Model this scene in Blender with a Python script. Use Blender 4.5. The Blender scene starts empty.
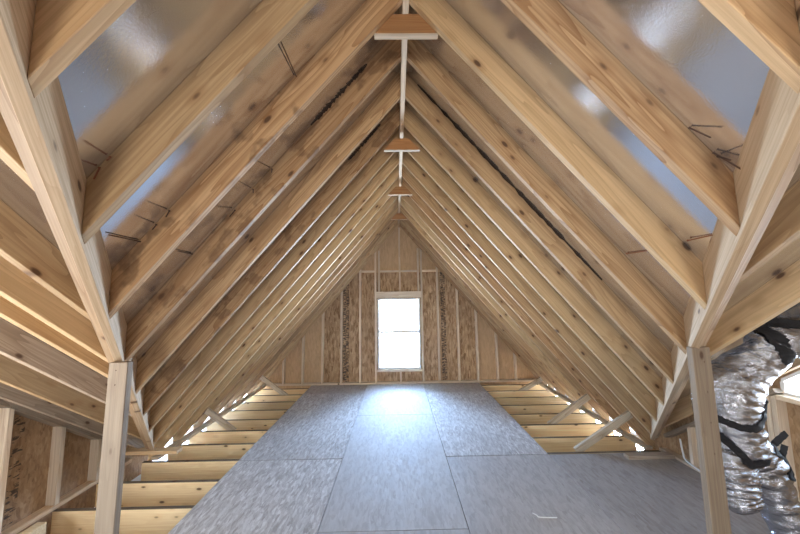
import bpy, bmesh, math, random
from mathutils import Vector, Matrix, noise
from mathutils.bvhtree import BVHTree
random.seed(7)
sc = bpy.context.scene
COL = sc.collection

# ---------------------------------------------------------------- measures
XR = 0.073            # ridge x
MP = 1.166            # main roof pitch (14 in 12)
HU = 3.521            # apex of the rafter undersides
DP = 0.746            # cross gable pitch (9 in 12)
YC = -0.834           # y of the cross gable ridge
VD, VDC = 0.215, 0.175   # vertical depth of rafters / of the cross gable rafters
DECK = HU + VD        # deck underside at ridge
def z_under(o): return HU - MP*o
def z_deck(o): return DECK - MP*o
def zc_under(y): return 2.939 - DP*y
def zc_deck(y): return 3.114 - DP*y
def tip(y): return 1.21 + 0.635*(y - 1.09)       # offset of the valley's inner face from the ridge

# ---------------------------------------------------------------- materials
def new_mat(name):
    m = bpy.data.materials.new(name); m.use_nodes = True
    nt = m.node_tree; nt.nodes.clear()
    out = nt.nodes.new('ShaderNodeOutputMaterial'); b = nt.nodes.new('ShaderNodeBsdfPrincipled')
    nt.links.new(b.outputs[0], out.inputs[0])
    return m, nt, b
class N:
    def __init__(s, nt): s.nt = nt
    def n(s, t, ins=None, **kw):
        x = s.nt.nodes.new(t)
        for k, v in kw.items(): setattr(x, k, v)
        for k, v in (ins or {}).items():
            if hasattr(v, 'links') or isinstance(v, bpy.types.NodeSocket): s.nt.links.new(v, x.inputs[k])
            else: x.inputs[k].default_value = v
        return x
    def math(s, op, a, b=None, c=None, clamp=False):
        x = s.nt.nodes.new('ShaderNodeMath'); x.operation = op; x.use_clamp = clamp
        for i, v in enumerate((a, b, c)):
            if v is None: continue
            if isinstance(v, bpy.types.NodeSocket): s.nt.links.new(v, x.inputs[i])
            else: x.inputs[i].default_value = v
        return x.outputs[0]
    def mix(s, f, a, b, blend='MIX'):
        x = s.nt.nodes.new('ShaderNodeMix'); x.data_type = 'RGBA'; x.blend_type = blend
        for i, v in ((0, f), (6, a), (7, b)):
            if isinstance(v, bpy.types.NodeSocket): s.nt.links.new(v, x.inputs[i])
            else: x.inputs[i].default_value = v if i == 0 else tuple(v) + ((1,) if len(v) == 3 else ())
        return x.outputs[2]
    def ramp(s, f, stops):
        x = s.nt.nodes.new('ShaderNodeValToRGB'); s.nt.links.new(f, x.inputs[0])
        cr = x.color_ramp
        while len(cr.elements) < len(stops): cr.elements.new(0.5)
        for e, (p, c) in zip(cr.elements, stops):
            e.position = p; e.color = tuple(c) + (1,) if len(c) == 3 else c
        return x.outputs[0]
    def mapped(s, v, scale, loc=(0, 0, 0), rot=(0, 0, 0)):
        return s.n('ShaderNodeMapping', {0: v, 1: loc, 2: rot, 3: scale}).outputs[0]
    def noise(s, v, scale, detail=3, rough=.5, dist=0):
        return s.n('ShaderNodeTexNoise', {'Vector': v, 'Scale': scale, 'Detail': detail, 'Roughness': rough, 'Distortion': dist}).outputs[0]
def rand_coords(g):
    tc = g.n('ShaderNodeTexCoord').outputs['Object']
    r = g.n('ShaderNodeObjectInfo').outputs['Random']
    off = g.n('ShaderNodeCombineXYZ', {0: g.math('MULTIPLY', r, 37.), 1: g.math('MULTIPLY', r, 91.), 2: g.math('MULTIPLY', r, 53.)}).outputs[0]
    return tc, g.n('ShaderNodeVectorMath', {0: tc, 1: off}, operation='ADD').outputs[0], r

def wood(name, light, dark, third=None, knots=.5, stain=0., stain_at=(), rough=.62, ring=.95, crack=False):
    m, nt, b = new_mat(name); g = N(nt)
    tc, v, r = rand_coords(g)
    broad = g.noise(g.mapped(v, (.32, 4.2, 4.2)), 1.6, 2, .5, .25)
    rings = g.math('FRACT', g.math('MULTIPLY', broad, 13.))
    rings = g.math('POWER', rings, 3.2)
    fine = g.noise(g.mapped(v, (1.0, 55, 55)), 1.6, 4, .6)
    tone = g.noise(g.mapped(v, (.9, 3., 3.)), 1.3, 3, .55)
    c = g.mix(g.math('MULTIPLY', rings, ring), light, dark)
    c = g.mix(g.math('MULTIPLY', g.math('SUBTRACT', fine, .40, clamp=True), 2.6, clamp=True), c, dark)
    c = g.mix(g.math('MULTIPLY', g.math('SUBTRACT', tone, .42, clamp=True), 1.6, clamp=True), c, g.mix(.5, light, dark))
    if third:
        c = g.mix(g.math('MULTIPLY', g.math('FRACT', g.math('MULTIPLY', r, 17.3)), .6), c, third)
    # board to board lightness
    lum = g.math('ADD', g.math('MULTIPLY', r, .38), .80)
    c = g.mix(1., c, g.n('ShaderNodeCombineXYZ', {0: lum, 1: lum, 2: lum}).outputs[0], 'MULTIPLY')
    # knots
    kv = g.mapped(v, (4.6, .6, 10.))
    kd = g.n('ShaderNodeTexVoronoi', {'Vector': kv, 'Scale': 1., 'Randomness': .9})
    gate = g.math('GREATER_THAN', g.n('ShaderNodeSeparateColor', {0: kd.outputs['Color']}).outputs[0], 1 - knots)
    wob = g.math('ADD', kd.outputs['Distance'], g.math('MULTIPLY', g.math('SUBTRACT', fine, .5), .05))
    kn = g.n('ShaderNodeMapRange', {0: wob, 1: .085, 2: .15, 3: 1., 4: 0.}).outputs[0]
    halo = g.n('ShaderNodeMapRange', {0: wob, 1: .12, 2: .34, 3: .45, 4: 0.}).outputs[0]
    c = g.mix(g.math('MULTIPLY', halo, gate), c, dark)
    c = g.mix(g.math('MULTIPLY', g.math('MULTIPLY', kn, gate), .9), c, (.085, .038, .018))
    if stain > 0:
        sn = g.noise(g.mapped(v, (3.6, 5., 5.)), 1.7, 3, .5)
        sm = g.n('ShaderNodeMapRange', {0: sn, 1: .72 - stain*.16, 2: .79 - stain*.16, 3: 0., 4: .55}).outputs[0]
        if stain_at:
            sep = g.n('ShaderNodeSeparateXYZ', {0: tc}).outputs[0]
            msk = None
            for (x0, wd) in stain_at:
                q = g.n('ShaderNodeMapRange', {0: g.math('ABSOLUTE', g.math('SUBTRACT', sep, x0)), 1: wd*.6, 2: wd, 3: 1., 4: 0.}).outputs[0]
                msk = q if msk is None else g.math('MAXIMUM', msk, q)
            sm = g.math('MULTIPLY', sm, msk)
        c = g.mix(sm, c, (.13, .062, .028))
    nt.links.new(c, b.inputs['Base Color'])
    b.inputs['Roughness'].default_value = rough
    bp = g.n('ShaderNodeBump', {'Strength': .18, 'Distance': .004, 'Height': fine})
    nt.links.new(bp.outputs[0], b.inputs['Normal'])
    return m

TAN, DTAN = (.61, .415, .235), (.30, .15, .062)
M = {}
M['rafter'] = wood('rafter_pine', TAN, DTAN, (.62, .48, .28), .75)
M['rafter_stained'] = wood('rafter_pine_stained', TAN, DTAN, None, .5, stain=1.0)
M['rafter_blotch'] = wood('rafter_pine_blotched', TAN, DTAN, None, .4, stain=1.15, stain_at=((.03, .36), (.85, .35)))
M['joist'] = wood('joist_pine', (.92, .75, .48), (.70, .48, .24), None, .6, ring=.3)
M['stud'] = wood('stud_pine', (.88, .77, .62), (.66, .52, .38), None, .35)
M['valley'] = wood('valley_pale', (.68, .52, .35), (.42, .27, .15), None, .4, ring=.3)
M['valley_b'] = wood('valley_brown', (.50, .36, .23), (.30, .18, .10), None, .4)
M['collar'] = wood('collar_fir', (.50, .27, .12), (.34, .15, .06), None, 0., ring=.7)
M['grey'] = wood('weathered_pine', (.45, .37, .29), (.26, .20, .15), None, .45)
M['post'] = wood('post_pine', (.33, .26, .185), (.20, .14, .095), None, .6, ring=.45)
M['dusty'] = wood('dark_joist_edge', (.20, .15, .10), (.11, .08, .05), None, .2)  # dark tone for the strip on the joist tops
M['brace'] = wood('brace_pine', (.64, .56, .44), (.42, .33, .23), None, .3)

def osb(name, base, flake, dark, rough=.55, stripe=(), glare=0., contrast=1., smooth=False, fs=1.1, light=None, scl=(9, 34, 20), inkt=.5):
    m, nt, b = new_mat(name); g = N(nt)
    tc, v, r = rand_coords(g)
    v2 = g.n('ShaderNodeVectorMath', {0: v, 1: g.n('ShaderNodeVectorMath', {0: g.n('ShaderNodeTexNoise', {'Vector': v, 'Scale': 9.}).outputs[1], 3: .035}, operation='SCALE').outputs[0]}, operation='ADD').outputs[0]
    a = g.n('ShaderNodeTexVoronoi', {'Vector': g.mapped(v2, scl, rot=(0, 0, .35 if scl[0] == 9 and scl[2] == 20 else 0)), 'Scale': fs})
    d = g.n('ShaderNodeTexVoronoi', {'Vector': g.mapped(v2, tuple(q*1.15 for q in scl), rot=(0, 0, -.55 if scl[0] == 9 and scl[2] == 20 else 0)), 'Scale': fs*1.3})
    fa = g.n('ShaderNodeSeparateColor', {0: a.outputs['Color']}).outputs[0]
    fd = g.n('ShaderNodeSeparateColor', {0: d.outputs['Color']}).outputs[1]
    f = g.math('MULTIPLY', g.math('ADD', fa, fd), .5)
    fine = g.noise(g.mapped(v, tuple(q*2.5 for q in scl)), 2., 3, .6)
    f = g.math('ADD', g.math('MULTIPLY', g.math('SUBTRACT', f, .5), contrast), .5)
    f = g.math('ADD', f, g.math('MULTIPLY', g.math('SUBTRACT', fine, .5), .5 * contrast))
    c = g.ramp(f, [(.12, dark), (.5, base), (.88, flake)])
    big = g.noise(v, 1.1, 4, .6)
    c = g.mix(g.math('MULTIPLY', g.math('SUBTRACT', big, .45, clamp=True), 1.4, clamp=True), c, g.mix(.45, base, dark))
    lum = g.math('ADD', g.math('MULTIPLY', r, .16), .92)
    c = g.mix(1., c, g.n('ShaderNodeCombineXYZ', {0: lum, 1: lum, 2: lum}).outputs[0], 'MULTIPLY')
    if light:       # sheets of a lighter, finer board beside and above the coarse ones
        s_ = g.n('ShaderNodeSeparateXYZ', {0: tc})
        inn = g.math('MULTIPLY', g.math('LESS_THAN', g.math('ABSOLUTE', g.math('SUBTRACT', s_.outputs[0], .06)), 1.71), g.math('LESS_THAN', s_.outputs[2], 2.45))
        c = g.mix(inn, g.mix(.65, c, light), c)
    if stripe:      # rows of smudged black mill printing along the sheet edge
        s = g.n('ShaderNodeSeparateXYZ', {0: tc})
        ax, ay = s.outputs[stripe[0][2]], s.outputs[2]
        msk = None
        for (x0, x1, _) in stripe:
            q = g.math('MULTIPLY', g.math('GREATER_THAN', ax, x0), g.math('LESS_THAN', ax, x1))
            msk = q if msk is None else g.math('MAXIMUM', msk, q)
        sv = g.mapped(tc, (14, 14, 55))
        ink = g.math('GREATER_THAN', g.noise(sv, 1., 2, .5), inkt)
        c = g.mix(g.math('MULTIPLY', g.math('MULTIPLY', ink, msk), .85), c, (.05, .04, .035))
    nt.links.new(c, b.inputs['Base Color'])
    rr = g.n('ShaderNodeMapRange', {0: f, 1: .2, 2: .8, 3: rough + .1, 4: rough - .1}).outputs[0]
    nt.links.new(rr, b.inputs['Roughness'])
    if glare: b.inputs['Specular IOR Level'].default_value = glare
    bp = g.n('ShaderNodeBump', {'Strength': .35 if not smooth else .12, 'Distance': .003, 'Height': f})
    nt.links.new(bp.outputs[0], b.inputs['Normal'])
    return m
M['osb_rough'] = osb('osb_floor_rough', (.48, .445, .42), (.72, .70, .68), (.29, .255, .23), .72, glare=.45, contrast=.62, fs=1.3)
M['osb_smooth'] = osb('osb_floor_worn', (.47, .445, .43), (.55, .53, .52), (.37, .34, .32), .72, glare=.45, contrast=.5, smooth=True)
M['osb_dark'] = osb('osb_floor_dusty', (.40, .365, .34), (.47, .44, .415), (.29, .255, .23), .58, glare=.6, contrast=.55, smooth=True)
M['osb_wall'] = osb('osb_wall', (.45, .295, .17), (.62, .45, .28), (.22, .125, .06), .65, fs=.9, scl=(32, 20, 8), contrast=.85, light=(.70, .50, .31),
                    stripe=((-1.22, -1.08, 0), (1.0, 1.11, 0)))
M['osb_side'] = osb('osb_side_wall', (.42, .27, .15), (.56, .42, .27), (.20, .12, .07), .65, contrast=.55, fs=1.7, scl=(20, 26, 9), stripe=((2.72, 2.80, 1),), inkt=.58)
M['osb_back'] = osb('osb_back_wall', (.55, .42, .27), (.62, .5, .34), (.3, .2, .12), .7)

def foil_deck():
    m, nt, b = new_mat('foil_faced_sheathing'); g = N(nt)
    tc = g.n('ShaderNodeTexCoord').outputs['Object']
    a = g.noise(g.mapped(tc, (5, 60, 60)), 2., 4, .6)
    d = g.noise(tc, 14., 3, .55)
    w = g.noise(tc, 2.3, 3, .5)
    b.inputs['Metallic'].default_value = .92
    c = g.mix(w, (.70, .71, .74), (.82, .83, .86))
    nt.links.new(c, b.inputs['Base Color'])
    nt.links.new(g.n('ShaderNodeMapRange', {0: d, 1: .3, 2: .7, 3: .10, 4: .15}).outputs[0], b.inputs['Roughness'])
    h = g.math('ADD', g.math('MULTIPLY', a, .8), g.math('MULTIPLY', w, .3))
    bp = g.n('ShaderNodeBump', {'Strength': .2, 'Distance': .0022, 'Height': h})
    nt.links.new(bp.outputs[0], b.inputs['Normal'])
    return m
M['foil'] = foil_deck()
def duct_foil():
    m, nt, b = new_mat('crinkled_duct_foil'); g = N(nt)
    tc = g.n('ShaderNodeTexCoord').outputs['Object']
    a = g.noise(g.mapped(tc, (1, 1, 2.6)), 16., 5, .65, .6)
    v = g.n('ShaderNodeTexVoronoi', {'Vector': g.mapped(tc, (1, 1, 2.2)), 'Scale': 19.}).outputs['Distance']
    b.inputs['Metallic'].default_value = 1.
    b.inputs['Base Color'].default_value = (.44, .455, .50, 1)
    b.inputs['Roughness'].default_value = .10
    h = g.math('ADD', a, g.math('MULTIPLY', v, .5))
    bp = g.n('ShaderNodeBump', {'Strength': .55, 'Distance': .02, 'Height': h})
    nt.links.new(bp.outputs[0], b.inputs['Normal'])
    return m
M['duct'] = duct_foil()
def plain(name, col, rough=.5, metal=0., var=.12, sc_=20.):
    m, nt, b = new_mat(name); g = N(nt)
    tc = g.n('ShaderNodeTexCoord').outputs['Object']
    n_ = g.noise(tc, sc_, 3)
    c = g.mix(n_, tuple(x*(1-var) for x in col), tuple(min(1, x*(1+var)) for x in col))
    nt.links.new(c, b.inputs['Base Color'])
    b.inputs['Roughness'].default_value = rough; b.inputs['Metallic'].default_value = metal
    return m
M['tape'] = plain('black_tape', (.010, .010, .013), .75)
M['bark_dark'] = plain('dark_bark', (.045, .025, .015), .9)
M['nail'] = plain('dark_steel_nail', (.12, .07, .05), .5, .7)
M['rust'] = plain('rusty_nail', (.30, .11, .05), .6, .3)
M['vinyl'] = plain('white_vinyl', (.80, .81, .82), .35)
M['tube'] = plain('white_tube', (.85, .85, .86), .4)
M['shingle'] = plain('ceiling_board', (.74, .72, .68), .9)
M['paper'] = plain('white_paper', (.85, .84, .82), .8)
def glass():
    m, nt, b = new_mat('window_glass'); g = N(nt)
    nt.nodes.remove(b)
    out = [n for n in nt.nodes if n.type == 'OUTPUT_MATERIAL'][0]
    lw = g.n('ShaderNodeFresnel', {0: 1.45}).outputs[0]
    t = g.n('ShaderNodeBsdfTransparent', {0: (.97, .99, 1, 1)}).outputs[0]
    gl = g.n('ShaderNodeBsdfGlossy', {0: (.9, .95, 1, 1), 1: .02}).outputs[0]
    mx = g.n('ShaderNodeMixShader', {0: lw, 1: t, 2: gl}).outputs[0]
    nt.links.new(mx, out.inputs[0])
    return m
M['glass'] = glass()

# ---------------------------------------------------------------- builders
def link(name, me, mat, parent=None, mtx=None):
    o = bpy.data.objects.new(name, me); COL.objects.link(o)
    me.materials.append(mat)
    if parent is not None:
        o.parent = parent
        o.matrix_parent_inverse = Matrix.Identity(4)
        if mtx is not None: o.matrix_local = parent_world(parent).inverted() @ mtx
    elif mtx is not None: o.matrix_world = mtx
    if mtx is not None: WM[o.name] = mtx
    return o
WM = {}
def parent_world(p): return WM.get(p.name, Matrix.Identity(4))
def tag(o, label, cat, group=None, kind=None):
    if label: o['label'] = label
    if cat: o['category'] = cat
    if group: o['group'] = group
    if kind: o['kind'] = kind
    return o
def structure(o): o['kind'] = 'structure'; return o

def board(name, A, B, d, t, up, mat, parent=None, nA=None, nB=None, bevel=.002):
    """a sawn board: centre line A-B, depth d along UP, thickness t; nA/nB are the normals of its end cuts"""
    A, B, up = Vector(A), Vector(B), Vector(up)
    x = (B - A).normalized(); z = (up - up.dot(x)*x).normalized(); y = z.cross(x)
    nA = Vector(nA) if nA is not None else x; nB = Vector(nB) if nB is not None else x
    mid = (A + B)/2
    R = Matrix((x, y, z)).transposed().to_4x4(); R.translation = mid
    inv = R.inverted()
    bm = bmesh.new(); vs = []
    for P, n_ in ((A, nA), (B, nB)):
        for sy, sz in ((-1, -1), (1, -1), (1, 1), (-1, 1)):
            off = y*(sy*t/2) + z*(sz*d/2)
            s = -off.dot(n_)/x.dot(n_)
            vs.append(bm.verts.new(inv @ (P + off + x*s)))
    for f in ((3, 2, 1, 0), (4, 5, 6, 7), (0, 1, 5, 4), (1, 2, 6, 5), (2, 3, 7, 6), (3, 0, 4, 7)):
        bm.faces.new([vs[i] for i in f])
    if bevel: bmesh.ops.bevel(bm, geom=bm.edges[:], offset=bevel, segments=1, affect='EDGES')
    bmesh.ops.recalc_face_normals(bm, faces=bm.faces[:])
    me = bpy.data.meshes.new(name); bm.to_mesh(me); bm.free()
    return link(name, me, mat, parent, R)
def box(name, c0, c1, mat, parent=None, bevel=.0):
    c0, c1 = Vector(c0), Vector(c1)
    bm = bmesh.new(); bmesh.ops.create_cube(bm, size=1)
    s = c1 - c0
    for v in bm.verts: v.co = Vector((v.co.x*s.x, v.co.y*s.y, v.co.z*s.z))
    if bevel: bmesh.ops.bevel(bm, geom=bm.edges[:], offset=bevel, segments=1, affect='EDGES')
    me = bpy.data.meshes.new(name); bm.to_mesh(me); bm.free()
    return link(name, me, mat, parent, Matrix.Translation((c0 + c1)/2))
def prism(name, poly, thick, mat, parent=None, origin=None):
    """a flat polygon (3-D points) thickened by the vector THICK"""
    thick = Vector(thick); P = [Vector(p) for p in poly]
    o0 = Vector(origin) if origin is not None else Vector((0, 0, 0))
    bm = bmesh.new()
    a = [bm.verts.new(p - o0) for p in P]; b = [bm.verts.new(p + thick - o0) for p in P]
    bm.faces.new(a); bm.faces.new(list(reversed(b)))
    n_ = len(P)
    for i in range(n_): bm.faces.new((a[i], b[i], b[(i+1) % n_], a[(i+1) % n_]))
    bmesh.ops.recalc_face_normals(bm, faces=bm.faces[:])
    me = bpy.data.meshes.new(name); bm.to_mesh(me); bm.free()
    return link(name, me, mat, parent, Matrix.Translation(o0))
def wall(name, to3, thick, xs, top, bottom, holes, mat):
    """sheathing in vertical strips with holes; to3(u, z) -> point, top(u) -> z, holes: (u0,u1,z0,ztop(u))"""
    us = sorted(set(xs) | {h[0] for h in holes} | {h[1] for h in holes})
    bm = bmesh.new(); T = Vector(thick)
    def quad(u0, u1, a0, a1, b0, b1):
        if min(b0 - a0, b1 - a1) < -1e-4 or max(b0 - a0, b1 - a1) < 1e-4: return
        P = [Vector(to3(u0, a0)), Vector(to3(u1, a1)), Vector(to3(u1, b1)), Vector(to3(u0, b0))]
        a = [bm.verts.new(p) for p in P]; b = [bm.verts.new(p + T) for p in P]
        bm.faces.new(a); bm.faces.new(b[::-1])
        for i in range(4): bm.faces.new((a[i], b[i], b[(i+1) % 4], a[(i+1) % 4]))
    for u0, u1 in zip(us, us[1:]):
        m_ = (u0 + u1)/2; cur = [h for h in holes if h[0] <= m_ <= h[1]]
        z0 = z1 = bottom
        for h in sorted(cur, key=lambda h: h[2]):
            quad(u0, u1, z0, z1, h[2], h[2]); z0, z1 = h[3](u0), h[3](u1)
        quad(u0, u1, z0, z1, top(u0), top(u1))
    bmesh.ops.recalc_face_normals(bm, faces=bm.faces[:])
    me = bpy.data.meshes.new(name); bm.to_mesh(me); bm.free()
    return structure(link(name, me, mat))
def rod(name, A, B, r, mat, parent=None, head=0.):
    A, B = Vector(A), Vector(B); L = (B - A).length
    R = (B - A).to_track_quat('Z', 'Y').to_matrix().to_4x4(); R.translation = A
    bm = bmesh.new()
    prof = [(0, 0), (r, 0), (r, L - r*1.5), (0, L)] if not head else [(0, 0), (head, 0), (head, r*.7), (r, r*.8), (r, L - r*2), (0, L)]
    n_ = 10; rings = []
    for (rr, z) in prof:
        rings.append([bm.verts.new((rr*math.cos(2*math.pi*i/n_), rr*math.sin(2*math.pi*i/n_), z)) for i in range(n_)] if rr else [bm.verts.new((0, 0, z))])
    for a, b in zip(rings, rings[1:]):
        for i in range(n_):
            if len(a) == 1: bm.faces.new((a[0], b[(i+1) % n_], b[i]))
            elif len(b) == 1: bm.faces.new((a[i], a[(i+1) % n_], b[0]))
            else: bm.faces.new((a[i], a[(i+1) % n_], b[(i+1) % n_], b[i]))
    me = bpy.data.meshes.new(name); bm.to_mesh(me); bm.free()
    return link(name, me, mat, parent, R)

ORD = ['first', 'second', 'third', 'fourth', 'fifth', 'sixth', 'seventh', 'eighth', 'ninth', 'tenth', 'eleventh', 'twelfth',
       'thirteenth', 'fourteenth', 'fifteenth', 'sixteenth']
SIDES = ((-1, 'left'), (1, 'right'))
sq = math.sqrt(1 + MP*MP)
RD = VD/sq                                     # true depth of a rafter
sqc = math.sqrt(1 + DP*DP); RDC = VDC/sqc

# ---------------------------------------------------------------- rafters of the main roof
RY = [.707 + .402*k for k in range(16)]
NAILS = {(1, 2): [((1.435, 1.45, 2.13), (1.441, 1.288, 2.135), 'rust')],
         (1, 3): [((1.445, 1.86, 2.125), (1.453, 1.70, 2.12), 'rust')],
         (1, 1): [((1.124, 1.08, 2.500), (1.15, 1.03, 2.43), 'nail'), ((1.221, 1.08, 2.385), (1.20, 1.02, 2.34), 'nail'), ((1.205, 1.08, 2.40), (1.26, 1.03, 2.30), 'nail')],
         (-1, 2): [((-1.262, 1.50, 2.165), (-1.262, 1.32, 2.165), 'nail'), ((-.513, 1.50, 3.04), (-.507, 1.26, 3.03), 'nail'), ((-1.13, 1.49, 2.32), (-1.10, 1.43, 2.27), 'nail'), ((-1.19, 1.49, 2.25), (-1.16, 1.43, 2.21), 'nail')],
         (-1, 3): [((-1.268, 1.88, 2.16), (-1.267, 1.75, 2.16), 'nail'), ((-.794, 1.89, 2.71), (-.77, 1.83, 2.66), 'nail'), ((-.91, 1.89, 2.575), (-.88, 1.83, 2.53), 'nail'), ((-1.02, 1.89, 2.44), (-1.02, 1.83, 2.38), 'nail')],
         (-1, 1): [((-1.093, 1.09, 2.365), (-1.06, 1.04, 2.30), 'rust'), ((-1.057, 1.09, 2.405), (-1.02, 1.04, 2.37), 'rust')]}
DESC = {(-1, 2): 'water-stained', (-1, 3): 'brown-stained', (-1, 5): 'dark-blotched', (-1, 1): 'knotty tan',
        (1, 1): 'knotty honey', (1, 2): 'honey-coloured'}
for s, side in SIDES:
    for k, y in enumerate(RY):
        o0 = .019
        in_valley = tip(y) < 2.93
        o1 = tip(y) if in_valley else 3.10
        A = Vector((XR + s*o0, y, z_under(o0) + VD/2)); B = Vector((XR + s*o1, y, z_under(o1) + VD/2))
        nB = (s*1., -.635, 0) if in_valley else (1, 0, 0)
        mat = M['rafter']
        if s < 0 and k in (2, 5): mat = M['rafter_blotch'] if k == 2 else M['rafter_stained']
        if s < 0 and k == 3: mat = M['rafter_stained']
        up = Vector((s*MP, 0, 1))
        r = board('roof_rafter', A, B, RD, .038, up, mat, nA=(1, 0, 0), nB=nB)
        base = DESC.get((s, k), 'tan')
        foot = 'ending at the valley' if in_valley else 'reaching the eave'
        if k == 15: lab = f'{base} rafter on the {side} roof slope, last one against the window wall'
        else: lab = f'{base} rafter on the {side} roof slope, {ORD[k]} from the camera, {foot}'
        tag(r, lab, 'rafter', f'rafters of the {side} roof slope')
        for (a, b, mt) in NAILS.get((s, k), []):
            rod('nail', a, b, .0028, M[mt], r, head=.005)

# a run of dark bark left on the upper edge of the fifth right rafter
def bark(par, s, y, oa, ob_, seed):
    random.seed(seed); n_ = 46; bm = bmesh.new(); row = []
    for i in range(n_+1):
        o = oa + (ob_ - oa)*i/n_
        wd = .004 + .016*max(0, math.sin(math.pi*i/n_))**.4*random.random()
        z1 = z_deck(o) - .001; z0 = z1 - wd*sq
        yy = y - .019
        row.append([bm.verts.new((XR + s*o, yy, z0)), bm.verts.new((XR + s*o, yy - .003, z0)), bm.verts.new((XR + s*o, yy - .003, z1)), bm.verts.new((XR + s*o, yy, z1))])
    for a, b in zip(row, row[1:]):
        for q in range(4): bm.faces.new((a[q], b[q], b[(q+1) % 4], a[(q+1) % 4]))
    bm.faces.new(row[0]); bm.faces.new(row[-1][::-1])
    bmesh.ops.recalc_face_normals(bm, faces=bm.faces[:])
    bm.transform(WM[par.name].inverted())
    me = bpy.data.meshes.new('bark_strip'); bm.to_mesh(me); bm.free()
    b_ = link('bark_strip', me, M['bark_dark'], par, WM[par.name].copy()); b_['label'] = 'ragged dark bark edge'
RAF = [o for o in COL.objects if o.name.startswith('roof_rafter')]
bark(RAF[16 + 4], 1, RY[4], .12, 1.5, 3)
bark(RAF[3], -1, RY[3], .25, .62, 5)
bark(RAF[5], -1, RY[5], .2, .5, 6)
random.seed(9)

# ridge board and collars
rb = board('ridge_board', (XR, .3, HU + .085), (XR, 6.93, HU + .085), .25, .036, (0, 0, 1), M['valley'])
tag(rb, 'long pale ridge board under the roof peak between both rows of rafters', 'ridge board')
for y, zb, lab in ((1.53, 3.325, 'reddish triangular collar block under the ridge nearest the camera'),
                   (2.70+.15, 3.325, 'reddish triangular collar block under the ridge, second from the camera'),
                   (4.16, 3.33, 'small reddish collar block under the ridge, third from the camera'),
                   (5.60, 3.35, 'smallest reddish collar block under the ridge, nearest the window wall')):
    w = (HU - zb)/MP + .01
    wt = max(.02, w - .115/MP)
    zt = zb + min(.115, HU - zb - .02)
    pts = [(XR - w, y, zb), (XR + w, y, zb), (XR + (HU - zt)/MP, y, zt), (XR - (HU - zt)/MP, y, zt)]
    c = prism('collar_block', pts, (0, .038, 0), M['collar'], origin=(XR, y, zb))
    tag(c, lab, 'collar block', 'collar blocks under the ridge')
    e = board('bottom_edge', (XR - w, y + .019, zb - .002), (XR + w, y + .019, zb - .002), .004, .040, (0, 0, 1), M['valley'], c, bevel=.001)  # paler strip laid under the block's lower edge
    e['label'] = 'thin pale strip along the lower edge'

# ---------------------------------------------------------------- valley rafters
for s, side in SIDES:
    y0, y1 = .02, 3.62
    def vp(y, off, dz): # point on the bottom of the valley; OFF measured across, away from the room's ridge
        o = tip(y); t_ = Vector((s*1., -.635, 0)).normalized()
        zz = 2.112 - .742*(y - 1.09)
        return Vector((XR + s*o, y, zz + dz)) + t_*off
    root = bpy.data.objects.new('valley_rafter', None); COL.objects.link(root)
    root.location = vp(y1, .04, 0); WM[root.name] = Matrix.Translation(root.location)
    tag(root, f'doubled valley rafter slanting from the {side} eave up over the {side} post', 'valley rafter', 'doubled valley rafters')
    nend = (0, 1, 0)
    p = board('ply', vp(y0, .019, .095), vp(y1, .019, .095), .20, .038, (0, 0, 1), M['valley'], root, nA=nend, nB=nend)
    p['label'] = 'pale ply facing the main slope'
    # the outer ply has a backed (bevelled) lower edge
    A, B = vp(y0, .0575, .10), vp(y1, .0575, .10)
    p2 = board('ply', A, B, .185, .038, (0, 0, 1), M['valley_b'], root, nA=nend, nB=nend, bevel=0)
    p2['label'] = 'brown ply facing the side gable'
    me = p2.data
    # lift the outer lower edge
    zmin = min(v.co.z for v in me.vertices)
    outer = -1 if (p2.matrix_world.to_3x3() @ Vector((0, 1, 0))).x * s < 0 else 1
    Rw = WM[p2.name].to_3x3()
    sgn = 1 if (Rw @ Vector((0, 1, 0))).x * s > 0 else -1
    for v in me.vertices:
        if v.co.z < 0 and v.co.y*sgn > 0: v.co.z += .022

# ---------------------------------------------------------------- side gable (cross roof) rafters
JX = {-1: [.78, 1.14, 1.52, 1.76, 1.92, 2.28, 2.66, 2.94], 1: [1.18, 1.56, 2.0, 2.78]}
for s, side in SIDES:
    xs = JX[s]
    for i, x in enumerate(xs):
        X = s*x
        # starts at the outer face of the valley
        o = abs(X - XR) ; yv = (o - 1.21 - .09)/.635 + 1.09
        A = Vector((X, yv, zc_under(yv) + VDC/2)); yt = max(YC + .03, yv - 4.4)
        B = Vector((X, yt, zc_under(yt) + VDC/2))
        mat = M['grey'] if (s < 0 and i in (5, 7)) else M['rafter']
        r = board('jack_rafter', A, B, RDC, .038, (0, DP, 1), mat, nA=(s, -.635, 0), nB=(0, 1, 0))
        kind = 'weathered grey' if mat is M['grey'] else ('knotty brown' if i % 2 else 'warm brown')
        where = 'highest on the valley' if i == 0 else ('lowest, against the side wall' if i == len(xs)-1 and s < 0 else 'lowest one, passing behind the silver duct' if i == len(xs)-1 else f'{ORD[i]} one down the valley')
        if s < 0 and i == 3: where = 'fourth one down, tight beside the fifth'
        if s > 0 and i == 2: where = 'third down, above the silver duct'
        tag(r, f'{kind} jack rafter of the {side} side gable, {where}', 'rafter', f'jack rafters of the {side} side gable')

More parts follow.
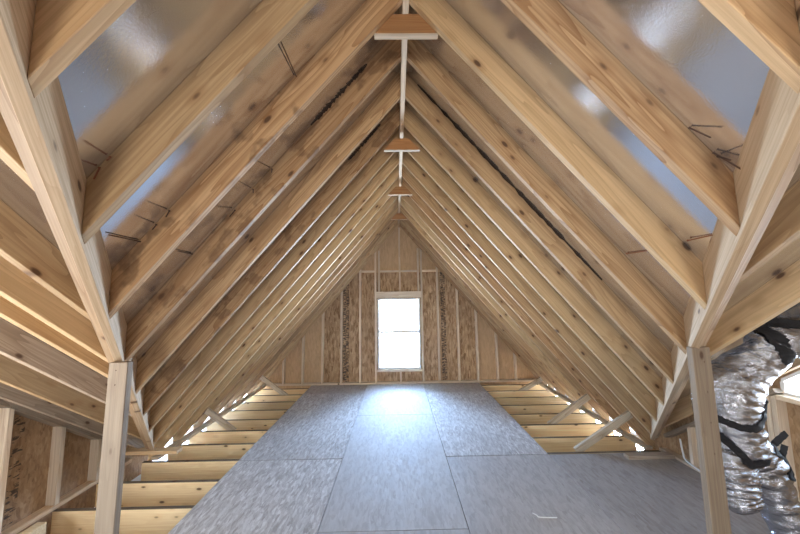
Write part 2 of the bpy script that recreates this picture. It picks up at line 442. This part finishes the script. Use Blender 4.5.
# ---------------------------------------------------------------- roof deck (foil faced)
T = .012
for s, side in SIDES:
    def P(o, y): return (XR + s*o, y, z_deck(o))
    OE = 3.32
    yE = (z_deck(OE) - 3.114)/-DP
    d = prism('ceiling', [P(0, YC), P(0, 7.1), P(OE, 7.1), P(OE, yE)], (0, 0, .02), M['foil']); structure(d)
    XE = XR + s*OE; XO = s*3.5
    def Q(X, y): return (X, y, zc_deck(y))
    d = prism('ceiling', [(XR, YC, z_deck(0)), (XE, yE, z_deck(OE)), (XO, yE, zc_deck(yE)), (XO, YC, zc_deck(YC))], (0, 0, .02), M['foil']); structure(d)
    # behind the camera the same roof turns down again
    yb = -4.2; ym = 2*YC - yb; ob = (DECK - zc_deck(ym))/MP
    d = prism('ceiling', [(XR, YC, DECK), (XR + s*ob, yb, z_deck(ob)), (XR, yb, DECK)], (0, 0, .02), M['foil']); structure(d)
    d = prism('ceiling', [(XR, YC, DECK), (XO, YC, zc_deck(YC)), (XO, yb, zc_deck(ym)), (XR + s*ob, yb, z_deck(ob))], (0, 0, .02), M['foil']); structure(d)

# ---------------------------------------------------------------- walls
# window wall
WX0, WX1, WZ0, WZ1 = -.43, .53, .30, 1.86
wall('wall_front', lambda u, z: (u, 6.93, z), (0, .012, 0), [-3.2, XR, 3.32],
     lambda u: z_deck(abs(u - XR)) - .001, -.305, [(WX0, WX1, WZ0, lambda u: WZ1)], M['osb_wall'])
def ztop_s(y): return (zc_deck(y) if y > YC else zc_deck(2*YC - y)) - .001
HL = [(-.5, 1.3, .5, lambda u: 1.6)]  # unseen opening, added to throw side light onto the rafter undersides
HR = [(1.35, 2.60, 1.0, lambda u: 3.09 - DP*u)]
for s, side in SIDES:
    hs = HL if s < 0 else HR
    us = [-4.2, YC, 4.2] + ([2.60, 1.35] if s > 0 else [])
    wall(f'wall_{side}', lambda u, z: (s*3.25, u, z), (s*.012, 0, 0), us, ztop_s, -.305, hs,
         M['osb_side'])
yb = -4.2; ym = 2*YC - yb; ob = (DECK - zc_deck(ym))/MP
def ztop_b(u):
    o = abs(u - XR); return (z_deck(o) if o < ob else zc_deck(ym)) - .001
wall('wall_back', lambda u, z: (u, yb, z), (0, -.012, 0), [-3.25, XR - ob, XR, XR + ob, 3.25], ztop_b, -.305,
     [(-.5, .65, .35, lambda u: 1.5)], M['osb_back'])  # unseen opening added behind the camera to light rafter faces and far wall

def framing(name, A, B, d, t, up, mat, label, cat, group=None, **k):
    o = board(name, A, B, d, t, up, mat, **k); return tag(o, label, cat, group)
# window wall framing: plate, studs, header, sill, blocking
framing('bottom_plate', (-3.1, 6.885, .019), (3.2, 6.885, .019), .09, .038, (0, 1, 0), M['stud'],
        'long pine bottom plate along the foot of the window wall', 'wall plate')
studs = [-2.50, -2.08, -1.65, -1.235, -.82, .93, 1.37, 1.785, 2.22, 2.62]
for i, x in enumerate(studs):
    zt = z_under(abs(x - XR)) + .10
    n_ = 5 - i if x < 0 else i - 4
    lab = f'pale wall stud on the window wall, {ORD[n_-1]} stud {"left" if x < 0 else "right"} of the window framing'
    framing('wall_stud', (x, 6.885, .038), (x, 6.885, zt), .09, .038, (0, 1, 0), M['stud'], lab, 'stud', 'studs of the window wall', nB=(0, 0, 1))
for x, nm, side in ((-.472, 'left', -1), (.572, 'right', 1)):
    framing('king_stud', (x, 6.885, .038), (x, 6.885, z_under(abs(x - XR)) + .1), .09, .038, (0, 1, 0), M['stud'],
            f'tall king stud tight along the {nm} edge of the far window', 'stud', 'studs of the window wall')
framing('header', (-.452, 6.875, 1.945), (.552, 6.875, 1.945), .14, .10, (0, 0, 1), M['stud'],
        'thick wood header across the top of the far window', 'window header')
framing('rough_sill', (-.452, 6.885, .275), (.552, 6.885, .275), .09, .038, (0, 1, 0), M['stud'],
        'rough sill board under the far window', 'sill')
for x, z0, z1, lab in ((-.39, 2.016, 2.95, 'cripple stud above the window header, near its left end'), (.08, 2.016, 3.48, 'cripple stud above the window header, at the middle under the peak'),
                       (.50, 2.016, 3.0, 'cripple stud above the window header, near its right end'), (.075, .038, .256, 'short cripple stud below the window sill')):
    framing('cripple_stud', (x, 6.885, z0), (x, 6.885, z1), .09, .038, (0, 1, 0), M['stud'], lab, 'stud', 'cripple studs around the far window')
for x0, x1, lab in ((-.80, -.492, 'horizontal fire block left of the far window header'), (-.37, .06, 'horizontal fire block above the window, left half'),
                    (.10, .48, 'horizontal fire block above the window, right half'), (.592, .91, 'horizontal fire block right of the far window header')):
    framing('fire_block', (x0, 6.885, 2.48), (x1, 6.885, 2.48), .09, .038, (0, 1, 0), M['stud'], lab, 'fire block', 'fire blocks above the far window')

def window(name, to3, u0, u1, z0, z1, nrm, label, sashes=True):
    root = bpy.data.objects.new(name, None); COL.objects.link(root)
    root.location = to3((u0 + u1)/2, z0, 0); WM[root.name] = Matrix.Translation(root.location)
    structure(root); root['label'] = label
    def bar(nm, a0, a1, b0, b1, dep0, dep1, mat=M['vinyl']):
        p, q = Vector(to3(a0, b0, dep0)), Vector(to3(a1, b1, dep1))
        c0 = Vector(map(min, p, q)); c1 = Vector(map(max, p, q))
        return box(nm, c0, c1, mat, root, .002 if mat is not M['glass'] else 0)
    f = .042
    bar('window_frame', u0, u0 + f, z0, z1, -.03, .04); bar('window_frame', u1 - f, u1, z0, z1, -.03, .04)
    bar('window_frame', u0 + f, u1 - f, z1 - f, z1, -.03, .04); bar('window_frame', u0 + f, u1 - f, z0, z0 + f, -.03, .04)
    if sashes:
        zm = (z0 + z1)/2 + .03
        bar('meeting_rail', u0 + f, u1 - f, zm - .03, zm + .03, -.01, .03)
        bar('glass_pane', u0 + f, u1 - f, z0 + f, zm - .03, .002, .006, M['glass'])
        bar('glass_pane', u0 + f, u1 - f, zm + .03, z1 - f, .016, .020, M['glass'])
    else:
        bar('glass_pane', u0 + f, u1 - f, z0 + f, z1 - f, .008, .012, M['glass'])
    return root
window('window_1', lambda u, z, d: (u, 6.93 + d, z), WX0, WX1, WZ0, WZ1, (0, -1, 0), 'bright white double-hung window in the far wall under the peak')

# side walls: plates, studs, right window framing
for s, side in SIDES:
    framing('bottom_plate', (s*3.205, -4.1, .001), (s*3.205, 3.84, .001), .09, .038, (1, 0, 0), M['valley'] if s < 0 else M['stud'],
            f'{"pale" if s<0 else "dusty"} bottom plate along the foot of the {side} side wall', 'wall plate')
    zr = lambda y: zc_under(y) - .05
    framing('rake_plate', (s*3.205, 3.75, zr(3.75) + .1), (s*3.205, 1.2 if s < 0 else 2.60, zr(1.2 if s < 0 else 2.60) + .1), .038, .09, (0, DP, 1), M['grey'],
            f'sloping grey top plate under the roof edge of the {side} side wall', 'wall plate')
    ys = (3.42, 3.04, 2.62) if s < 0 else (3.42, 3.02, 2.66, 2.615)
    for i, y in enumerate(ys):
        zt = zr(y) + .09 if not (s > 0 and i == 3) else 1.0
        if s > 0 and i == 2: pass
        lab = f'short pale stud on the {side} side wall, {ORD[i]} from the low eave end'
        if s > 0 and i == 3: lab = 'jack stud carrying the sill of the right side opening'
        if s > 0 and i == 2: lab = 'king stud beside the bright opening in the right side wall'
        framing('wall_stud', (s*3.205, y, .02), (s*3.205, y, zt), .09, .038, (1, 0, 0), M['stud'], lab, 'stud', f'studs of the {side} side wall', nB=(0, DP, 1))
framing('rough_sill', (3.205, 2.59, 1.0 + .0), (3.205, 1.33, 1.0), .09, .038, (1, 0, 0), M['stud'], 'sill board under the bright opening in the right side wall', 'sill')
# right window, its head follows the roof slope
wr = bpy.data.objects.new('window_2', None); COL.objects.link(wr); wr.location = (3.25, 1.93, 1.02); WM[wr.name] = Matrix.Translation(wr.location)
structure(wr); wr['label'] = 'bright sloping-headed window low in the right side wall'
def wz(y): return 3.085 - DP*y
prism('glass_pane', [(3.262, 1.38, 1.04), (3.262, 2.58, 1.04), (3.262, 2.58, wz(2.58) - .03), (3.262, 1.38, wz(1.38) - .03)], (.004, 0, 0), M['glass'], wr, origin=(3.262, 1.93, 1.2))
for (ya, za, yb2, zb2, dz) in ((1.35, 1.02, 2.60, 1.02, .02), (1.35, wz(1.35) - .03, 2.60, wz(2.60) - .03, .03)):
    prism('window_frame', [(3.235, ya, za), (3.235, yb2, zb2), (3.235, yb2, zb2 + dz), (3.235, ya, za + dz)], (.05, 0, 0), M['vinyl'], wr, origin=(3.235, (ya + yb2)/2, za))
for ya in (1.35, 2.58):
    zt = wz(ya + .015) - .03
    prism('window_frame', [(3.235, ya, 1.05), (3.235, ya + .03, 1.05), (3.235, ya + .03, zt), (3.235, ya, zt)], (.05, 0, 0), M['vinyl'], wr, origin=(3.235, ya, 1.1))

# ---------------------------------------------------------------- floor framing
JY = [1.805 + .406*i for i in range(13)]
for i, y in enumerate(JY):
    e, eL = (3.16, 3.16) if y < 3.75 else (XR + 3.1, 3.1 - XR)
    j = board('floor_joist', (-eL, y, -.0205 - .142), (e, y, -.0205 - .142), .284, .038, (0, 0, 1), M['joist'])
    tag(j, f'yellow pine floor joist across the attic, {ORD[i]} from the camera' if i < 12 else 'yellow pine floor joist across the attic, last before the window wall',
        'joist', 'floor joists')
    te = board('top_edge', (-eL + .002, y, -.0195), (e - .002, y, -.0195), .0025, .0375, (0, 0, 1), M['dusty'], j, bevel=0)  # separate dark strip, draws a line between one joist and the next
    te['label'] = 'thin dark strip along the upper edge'
structure(box('floor', (-3.25, -4.2, -.33), (3.25, 6.95, -.306), M['shingle']))
structure(box('floor', (-3.16, -4.2, -.018), (3.16, 1.335, 0), M['osb_dark']))
for s, side in SIDES:
    framing('eave_plate', (XR + s*2.985, 3.86, .001), (XR + s*2.985, 6.84, .001), .09, .038, (1, 0, 0), M['brace'],
            f'pale plate under the rafter feet along the {side} eave', 'wall plate')
for s, side in SIDES:      # soffit boards outside the joist ends, open to the sky above their outer edge
    structure(box('trim_1' if s < 0 else 'trim_2', (s*3.03 if s > 0 else -3.42, 3.95, -.305), (3.42 if s > 0 else -3.03, 6.93, -.29), M['vinyl']))
for s, zb in ((-1, -.280), (1, -.235)):   # fascia at the rafter tails, a slot of daylight left under it
    structure(box('trim_3' if s < 0 else 'trim_4', (s*3.40 if s > 0 else -3.42, 3.95, zb), (3.42 if s > 0 else -3.40, 6.93, -.10), M['grey']))
g_ = .003
SHEETS = [(-1.88, -.66, 1.34, 3.78, 'osb_rough', 'flaky grey floor sheet left of centre, nearest the camera'),
          (-1.88, -.66, 3.78, 6.22, 'osb_rough', 'flaky grey floor sheet on the left, beyond the wide dark seam'),
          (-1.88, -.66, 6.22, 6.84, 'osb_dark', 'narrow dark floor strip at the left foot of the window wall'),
          (-.66, .56, 1.34, 2.65, 'osb_smooth', 'smooth worn floor sheet in the middle column, nearest the camera'),
          (-.66, .56, 2.65, 5.09, 'osb_smooth', 'smooth bluish floor sheet in the middle column, long central one'),
          (-.66, .56, 5.09, 6.84, 'osb_smooth', 'bright floor sheet in the middle column, right below the window'),
          (.56, 1.78, 3.78, 6.22, 'osb_rough', 'bright floor sheet on the right, beside the open joists'),
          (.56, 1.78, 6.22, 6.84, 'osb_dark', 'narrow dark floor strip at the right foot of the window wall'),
          (.56, 1.78, 1.34, 3.78, 'osb_dark', 'dusty dark floor sheet right of centre with the white scrap on it'),
          (1.78, 3.155, 1.34, 3.78, 'osb_dark', 'dusty dark floor sheet at the far right, under the post and duct')]
for x0, x1, y0, y1, mt, lab in SHEETS:
    # long flakes run with the sheet, the sheet's own x axis along the room
    if y1 == 3.78: y1 -= .008
    w, l = x1 - x0 - 2*g_, y1 - y0 - 2*g_
    o = board('floor_sheet', ((x0 + x1)/2, y0 + g_, -.009), ((x0 + x1)/2, y1 - g_, -.009), .018, w, (0, 0, 1), M[mt], bevel=.001)
    tag(o, lab, 'floor sheet', 'wood floor sheets')

# kicker braces between rafters and joists
for a, b, lab in (((-2.74, 6.297, .33), (-2.22, 6.297, -.045), 'small slanted brace at the left eave, far end by the window wall'),
                  ((-2.82, 4.689, .26), (-2.40, 4.689, -.045), 'short brown slanted brace at the left eave, halfway along'),
                  ((2.92, 6.297, .20), (2.38, 6.297, -.10), 'small slanted brace at the right eave, far end by the window wall'),
                  ((2.87, 4.689, .36), (2.24, 4.689, -.045), 'slanted pale brace at the right eave, middle one of three'),
                  ((2.88, 3.885, .40), (2.17, 3.885, -.025), 'longest slanted pale brace at the right eave, nearest the camera')):
    o = board('slanted_brace', a, b, .085, .038, (a[0] - b[0], 0, 1) if False else (1 if a[0] < 0 else -1, 0, 1.4), M['brace'])
    tag(o, lab, 'brace', 'slanted braces at the eaves')

# board under the left valley foot
framing('support_board', (-3.12, 3.62, .20), (-2.46, 3.62, .20), .09, .038, (0, 1, 0), M['rafter'],
        'short brown board lying under the foot of the left valley rafter', 'board')
framing('support_board', (2.62, 3.655, .02), (3.15, 3.655, .02), .09, .038, (0, 1, 0), M['grey'],
        'short grey board lying under the foot of the right valley rafter', 'board')
o = box('wood_block', (-3.06, 2.66, -.12), (-2.98, 2.80, .03), M['joist'], bevel=.003)
tag(o, 'small offcut block of pine standing between the left joists', 'wood block')

# ---------------------------------------------------------------- posts
for s, xb, xt, side in ((-1, -1.615, -1.60, 'left'), (1, 1.795, 1.79, 'right')):
    z_t = 1.525 if s < 0 else 1.555
    o = board('post', (xb, 1.82, .0), (xt, 1.82, z_t), .108, .038, (1, 0, 0), M['post'], nA=(0, 0, 1), nB=(0, 0, 1), bevel=.003)
    tag(o, f'upright sawn pine post under the {side} valley rafter' + (', silver duct behind it' if s > 0 else ''), 'post', 'posts under the valley rafters')
    for zz in ((1.48, 1.40) if s < 0 else (1.47, 1.3, 1.13, .96)):
        n_ = rod('nail', (xt + s*.01, 1.8015, zz), (xt + s*.01, 1.797, zz - .001), .004, M['nail'], o)

# ---------------------------------------------------------------- silver duct
def sweep(path, nseg=64, ncirc=72, crumple=.012, cap=True, seed=0.):
    P = [Vector(p[:3]) for p in path]; Rr = [p[3] for p in path]
    def cr(vals, t):
        i = min(int(t), len(vals) - 2); u = t - i
        p0, p1, p2, p3 = vals[max(i-1, 0)], vals[i], vals[i+1], vals[min(i+2, len(vals)-1)]
        return .5*((2*p1) + (p2 - p0)*u + (2*p0 - 5*p1 + 4*p2 - p3)*u*u + (3*p1 - p0 - 3*p2 + p3)*u**3)
    bm = bmesh.new(); rings = []; nrm = None; n_ = nseg
    c = [cr(P, k/n_*(len(P)-1)) for k in range(n_+1)]
    for k in range(n_+1):
        tdir = (c[min(k+1, n_)] - c[max(k-1, 0)]).normalized()
        if nrm is None: nrm = tdir.orthogonal().normalized()
        nrm = (nrm - nrm.dot(tdir)*tdir).normalized(); bn = tdir.cross(nrm)
        rr = max(.002, cr(Rr, k/n_*(len(P)-1)))
        ring = []
        for i in range(ncirc):
            a = 2*math.pi*i/ncirc; dirv = nrm*math.cos(a) + bn*math.sin(a)
            p = c[k] + dirv*rr
            q = Vector((p.x*7, p.y*7, p.z*17 + seed))
            dsp = (abs(noise.noise(q)) - .25)*crumple*1.6 + noise.noise(q*2.7)*crumple*.6
            dsp += .25*crumple*math.sin(k*1.3 + 2*noise.noise(p*3))
            ring.append(bm.verts.new(p + dirv*dsp))
        rings.append(ring)
    for a, b in zip(rings, rings[1:]):
        for i in range(ncirc): bm.faces.new((a[i], a[(i+1) % ncirc], b[(i+1) % ncirc], b[i]))
    if cap:
        for r_, pt in ((rings[0], c[0]), (rings[-1], c[-1])):
            v = bm.verts.new(pt)
            for i in range(ncirc): bm.faces.new((r_[i], r_[(i+1) % ncirc], v))
    bmesh.ops.recalc_face_normals(bm, faces=bm.faces[:])
    return bm
droot = bpy.data.objects.new('flexible_duct', None); COL.objects.link(droot); droot.location = (2.38, 1.9, 0); WM[droot.name] = Matrix.Translation((2.38, 1.9, 0))
tag(droot, 'crinkled silver foil flexible duct with black tape, behind the right post', 'air duct')
PARTS = [('main_sleeve', [(2.35, 1.88, 1.56, .09), (2.29, 1.93, 1.46, .108), (2.20, 1.98, 1.35, .135), (2.12, 2.0, 1.22, .163), (2.105, 2.0, 1.10, .158), (2.12, 2.0, .99, .150), (2.13, 2.0, .9, .155), (2.13, 2.0, .83, .12)], .010),
         ('elbow_sleeve', [(2.10, 2.0, .92, .11), (2.06, 1.98, .82, .125), (2.04, 1.96, .70, .125), (2.045, 1.95, .62, .11), (2.05, 1.945, .565, .04)], .014),
         ('branch_sleeve', [(2.17, 2.01, .92, .12), (2.265, 2.0, .80, .125), (2.33, 1.97, .56, .10), (2.42, 1.94, .33, .115), (2.50, 1.92, .02, .12)], .014),
         ('side_sleeve', [(2.27, 1.93, 1.54, .08), (2.40, 1.90, 1.575, .108), (2.55, 1.85, 1.56, .112), (2.72, 1.78, 1.50, .112), (2.95, 1.66, 1.45, .112), (3.12, 1.5, 1.42, .112)], .010)]
trees = []
for j, (nm, path, crm) in enumerate(PARTS):
    bm = sweep(path, crumple=crm, seed=j*7.7)
    trees.append(BVHTree.FromBMesh(bm))
    Mi = WM[droot.name]
    bm.transform(Mi.inverted())
    for f in bm.faces: f.smooth = True
    me = bpy.data.meshes.new(nm); bm.to_mesh(me); bm.free()
    link(nm, me, M['duct'], droot, Mi.copy())
def snap(x, z):
    best = None
    for t in trees:
        h_ = t.ray_cast(Vector((x, 1.0, z)), Vector((0, 1, 0)))
        if h_[0] is not None and (best is None or h_[0].y < best): best = h_[0].y
    return best if best is not None else 1.95
def tape(pts, w, label=None):
    """black tape laid over the front of the duct along (x, z) points"""
    L = []
    for (a, b) in zip(pts, pts[1:]):
        for t_ in range(8): L.append((a[0] + (b[0]-a[0])*t_/8, a[1] + (b[1]-a[1])*t_/8))
    L.append(pts[-1])
    bm = bmesh.new(); rows = []
    for k, (x, z) in enumerate(L):
        q = L[min(k+1, len(L)-1)]; p = L[max(k-1, 0)]
        dx, dz = q[0]-p[0], q[1]-p[1]; n_ = math.hypot(dx, dz) or 1
        px, pz = -dz/n_, dx/n_
        ww = w*(.85 + .3*random.random())*.72
        row = []
        for e in range(-2, 3):
            X, Z = x + px*ww*e/2, z + pz*ww*e/2
            row.append((X, Z, snap(X, Z)))
        rows.append(row)
    ym_ = [sorted(r[2] for r in row)[1] for row in rows]
    ym_ = [sum(ym_[max(0, i-3):i+4])/len(ym_[max(0, i-3):i+4]) for i in range(len(ym_))]
    rows = [[(r[0], r[1], min(r[2], my + .012)) for r in row] for row, my in zip(rows, ym_)]
    F, Bk = [], []
    for row, my in zip(rows, ym_):
        F.append([bm.verts.new((r[0], min(r[2], my + .02) - .007, r[1])) for r in row])
        Bk.append([bm.verts.new((r[0], min(r[2], my + .02) - .001, r[1])) for r in row])
    for i in range(len(F)-1):
        for e in range(4):
            bm.faces.new((F[i][e], F[i+1][e], F[i+1][e+1], F[i][e+1])); bm.faces.new((Bk[i][e+1], Bk[i+1][e+1], Bk[i+1][e], Bk[i][e]))
        for e in (0, 4): bm.faces.new((F[i][e], Bk[i][e], Bk[i+1][e], F[i+1][e]))
    for i in (0, len(F)-1):
        for e in range(4): bm.faces.new((F[i][e], F[i][e+1], Bk[i][e+1], Bk[i][e]))
    bmesh.ops.recalc_face_normals(bm, faces=bm.faces[:])
    bm.transform(WM[droot.name].inverted())
    me = bpy.data.meshes.new('tape_strip'); bm.to_mesh(me); bm.free()
    return link('tape_strip', me, M['tape'], droot, WM[droot.name].copy())
tape([(2.26, 1.69), (2.33, 1.685), (2.40, 1.68), (2.55, 1.665)], .035)
tape([(2.275, 1.685), (2.285, 1.60), (2.31, 1.52), (2.33, 1.45)], .055)
tape([(1.945, 1.12), (1.97, 1.10), (2.03, 1.075), (2.10, 1.075), (2.16, 1.105), (2.21, 1.16), (2.25, 1.22)], .026)
tape([(1.965, 1.01), (2.02, .935), (2.075, .85)], .024)
tape([(2.075, .86), (2.13, .873), (2.19, .87)], .028)
tape([(2.41, 1.0), (2.34, .95), (2.28, .89)], .028)
tape([(2.39, .93), (2.36, .85), (2.33, .76)], .028)

# white cable along the right wall
def tube(name, pts, r, mat):
    o0 = Vector(pts[0])
    bm = sweep([(*(Vector(q) - o0), r) for q in pts], nseg=40, ncirc=10, crumple=0.)
    for f in bm.faces: f.smooth = True
    me = bpy.data.meshes.new(name); bm.to_mesh(me); bm.free()
    return link(name, me, mat, None, Matrix.Translation(o0))
c = tube('tube', [(3.145, 3.52, .26), (3.145, 3.50, .12), (3.145, 3.47, .055), (3.14, 3.3, .03), (3.13, 3.05, .012), (3.12, 2.8, .012)], .009, M['tube'])  # a thin white line, modelled as a bent round tube
tag(c, 'thin white cable bending along the foot of the right side wall', 'tube')
c = tube('paper_scrap', [(1.15, 2.80, .006), (1.17, 2.765, .012), (1.19, 2.75, .006), (1.33, 2.74, .006)], .004, M['paper'])
tag(c, 'thin bent white scrap lying on the dusty right floor sheet', 'scrap')

# ---------------------------------------------------------------- light: daylight through the openings
w = bpy.data.worlds.new('World'); sc.world = w; w.use_nodes = True
nt = w.node_tree; bg = nt.nodes['Background']
g = N(nt)
geo = g.n('ShaderNodeTexCoord').outputs['Generated']
sxyz = g.n('ShaderNodeSeparateXYZ', {0: geo}); zc = sxyz.outputs[2]; yc_ = sxyz.outputs[1]; xc_ = g.math('ABSOLUTE', sxyz.outputs[0])
up_f = g.math('ADD', g.math('MULTIPLY', zc, 2.), .5, clamp=True)
ah_f = g.math('ADD', g.math('MULTIPLY', yc_, 1.6), -.05, clamp=True)
ahead = g.mix(up_f, (.74, .87, 1.0), (.40, .62, 1.0))       # open blue sky beyond the far window
behind = g.mix(up_f, (.44, .385, .32), (.37, .38, .39))      # sunlit yard and pale sky behind
sides = g.mix(up_f, (.17, .162, .15), (.11, .134, .155))
behind = g.mix(g.math('MULTIPLY', xc_, 1.1, clamp=True), behind, sides)
nt.links.new(g.mix(ah_f, behind, ahead), bg.inputs[0]); bg.inputs[1].default_value = 44.0
def portal(loc, rot, sx, sy):
    l = bpy.data.lights.new('daylight', 'AREA'); l.shape = 'RECTANGLE'; l.size = sx; l.size_y = sy
    l.cycles.is_portal = True
    o = bpy.data.objects.new('daylight', l); COL.objects.link(o); o.location = loc; o.rotation_euler = rot
    return o
H = math.pi/2
portal((.05, 6.98, 1.08), (-H, 0, 0), .96, 1.56)
portal((.075, yb - .03, .925), (H, 0, 0), 1.15, 1.15)
portal((-3.3, .4, 1.05), (H, 0, -H), 1.8, 1.1)
portal((3.3, 1.93, 1.5), (H, 0, H), 1.17, 1.0)

# ---------------------------------------------------------------- camera
f, p, yw, r = 302.5, .1018, .0131, .0146
cp, sp, cy, sy = math.cos(p), math.sin(p), math.cos(yw), math.sin(yw)
fwd = Vector((sy*cp, cy*cp, sp)); up0 = Vector((-sp*sy, -sp*cy, cp)); rt0 = Vector((cy, -sy, 0))
rt = math.cos(r)*rt0 - math.sin(r)*up0; upv = math.sin(r)*rt0 + math.cos(r)*up0
cam = bpy.data.cameras.new('camera'); co = bpy.data.objects.new('camera', cam); COL.objects.link(co)
mw = Matrix((rt, upv, -fwd)).transposed().to_4x4(); mw.translation = (0, 0, 1.87)
co.matrix_world = mw
cam.sensor_width = 36; cam.lens = f/800*36; cam.clip_start = .02
sc.camera = co
sc.view_settings.view_transform = 'Standard'; sc.view_settings.look = 'None'
sc.view_settings.gamma = 1; sc.view_settings.exposure = .95
sc.cycles.use_denoising = True
sc.cycles.max_bounces = 14; sc.cycles.diffuse_bounces = 8; sc.cycles.glossy_bounces = 6; sc.cycles.transparent_max_bounces = 12
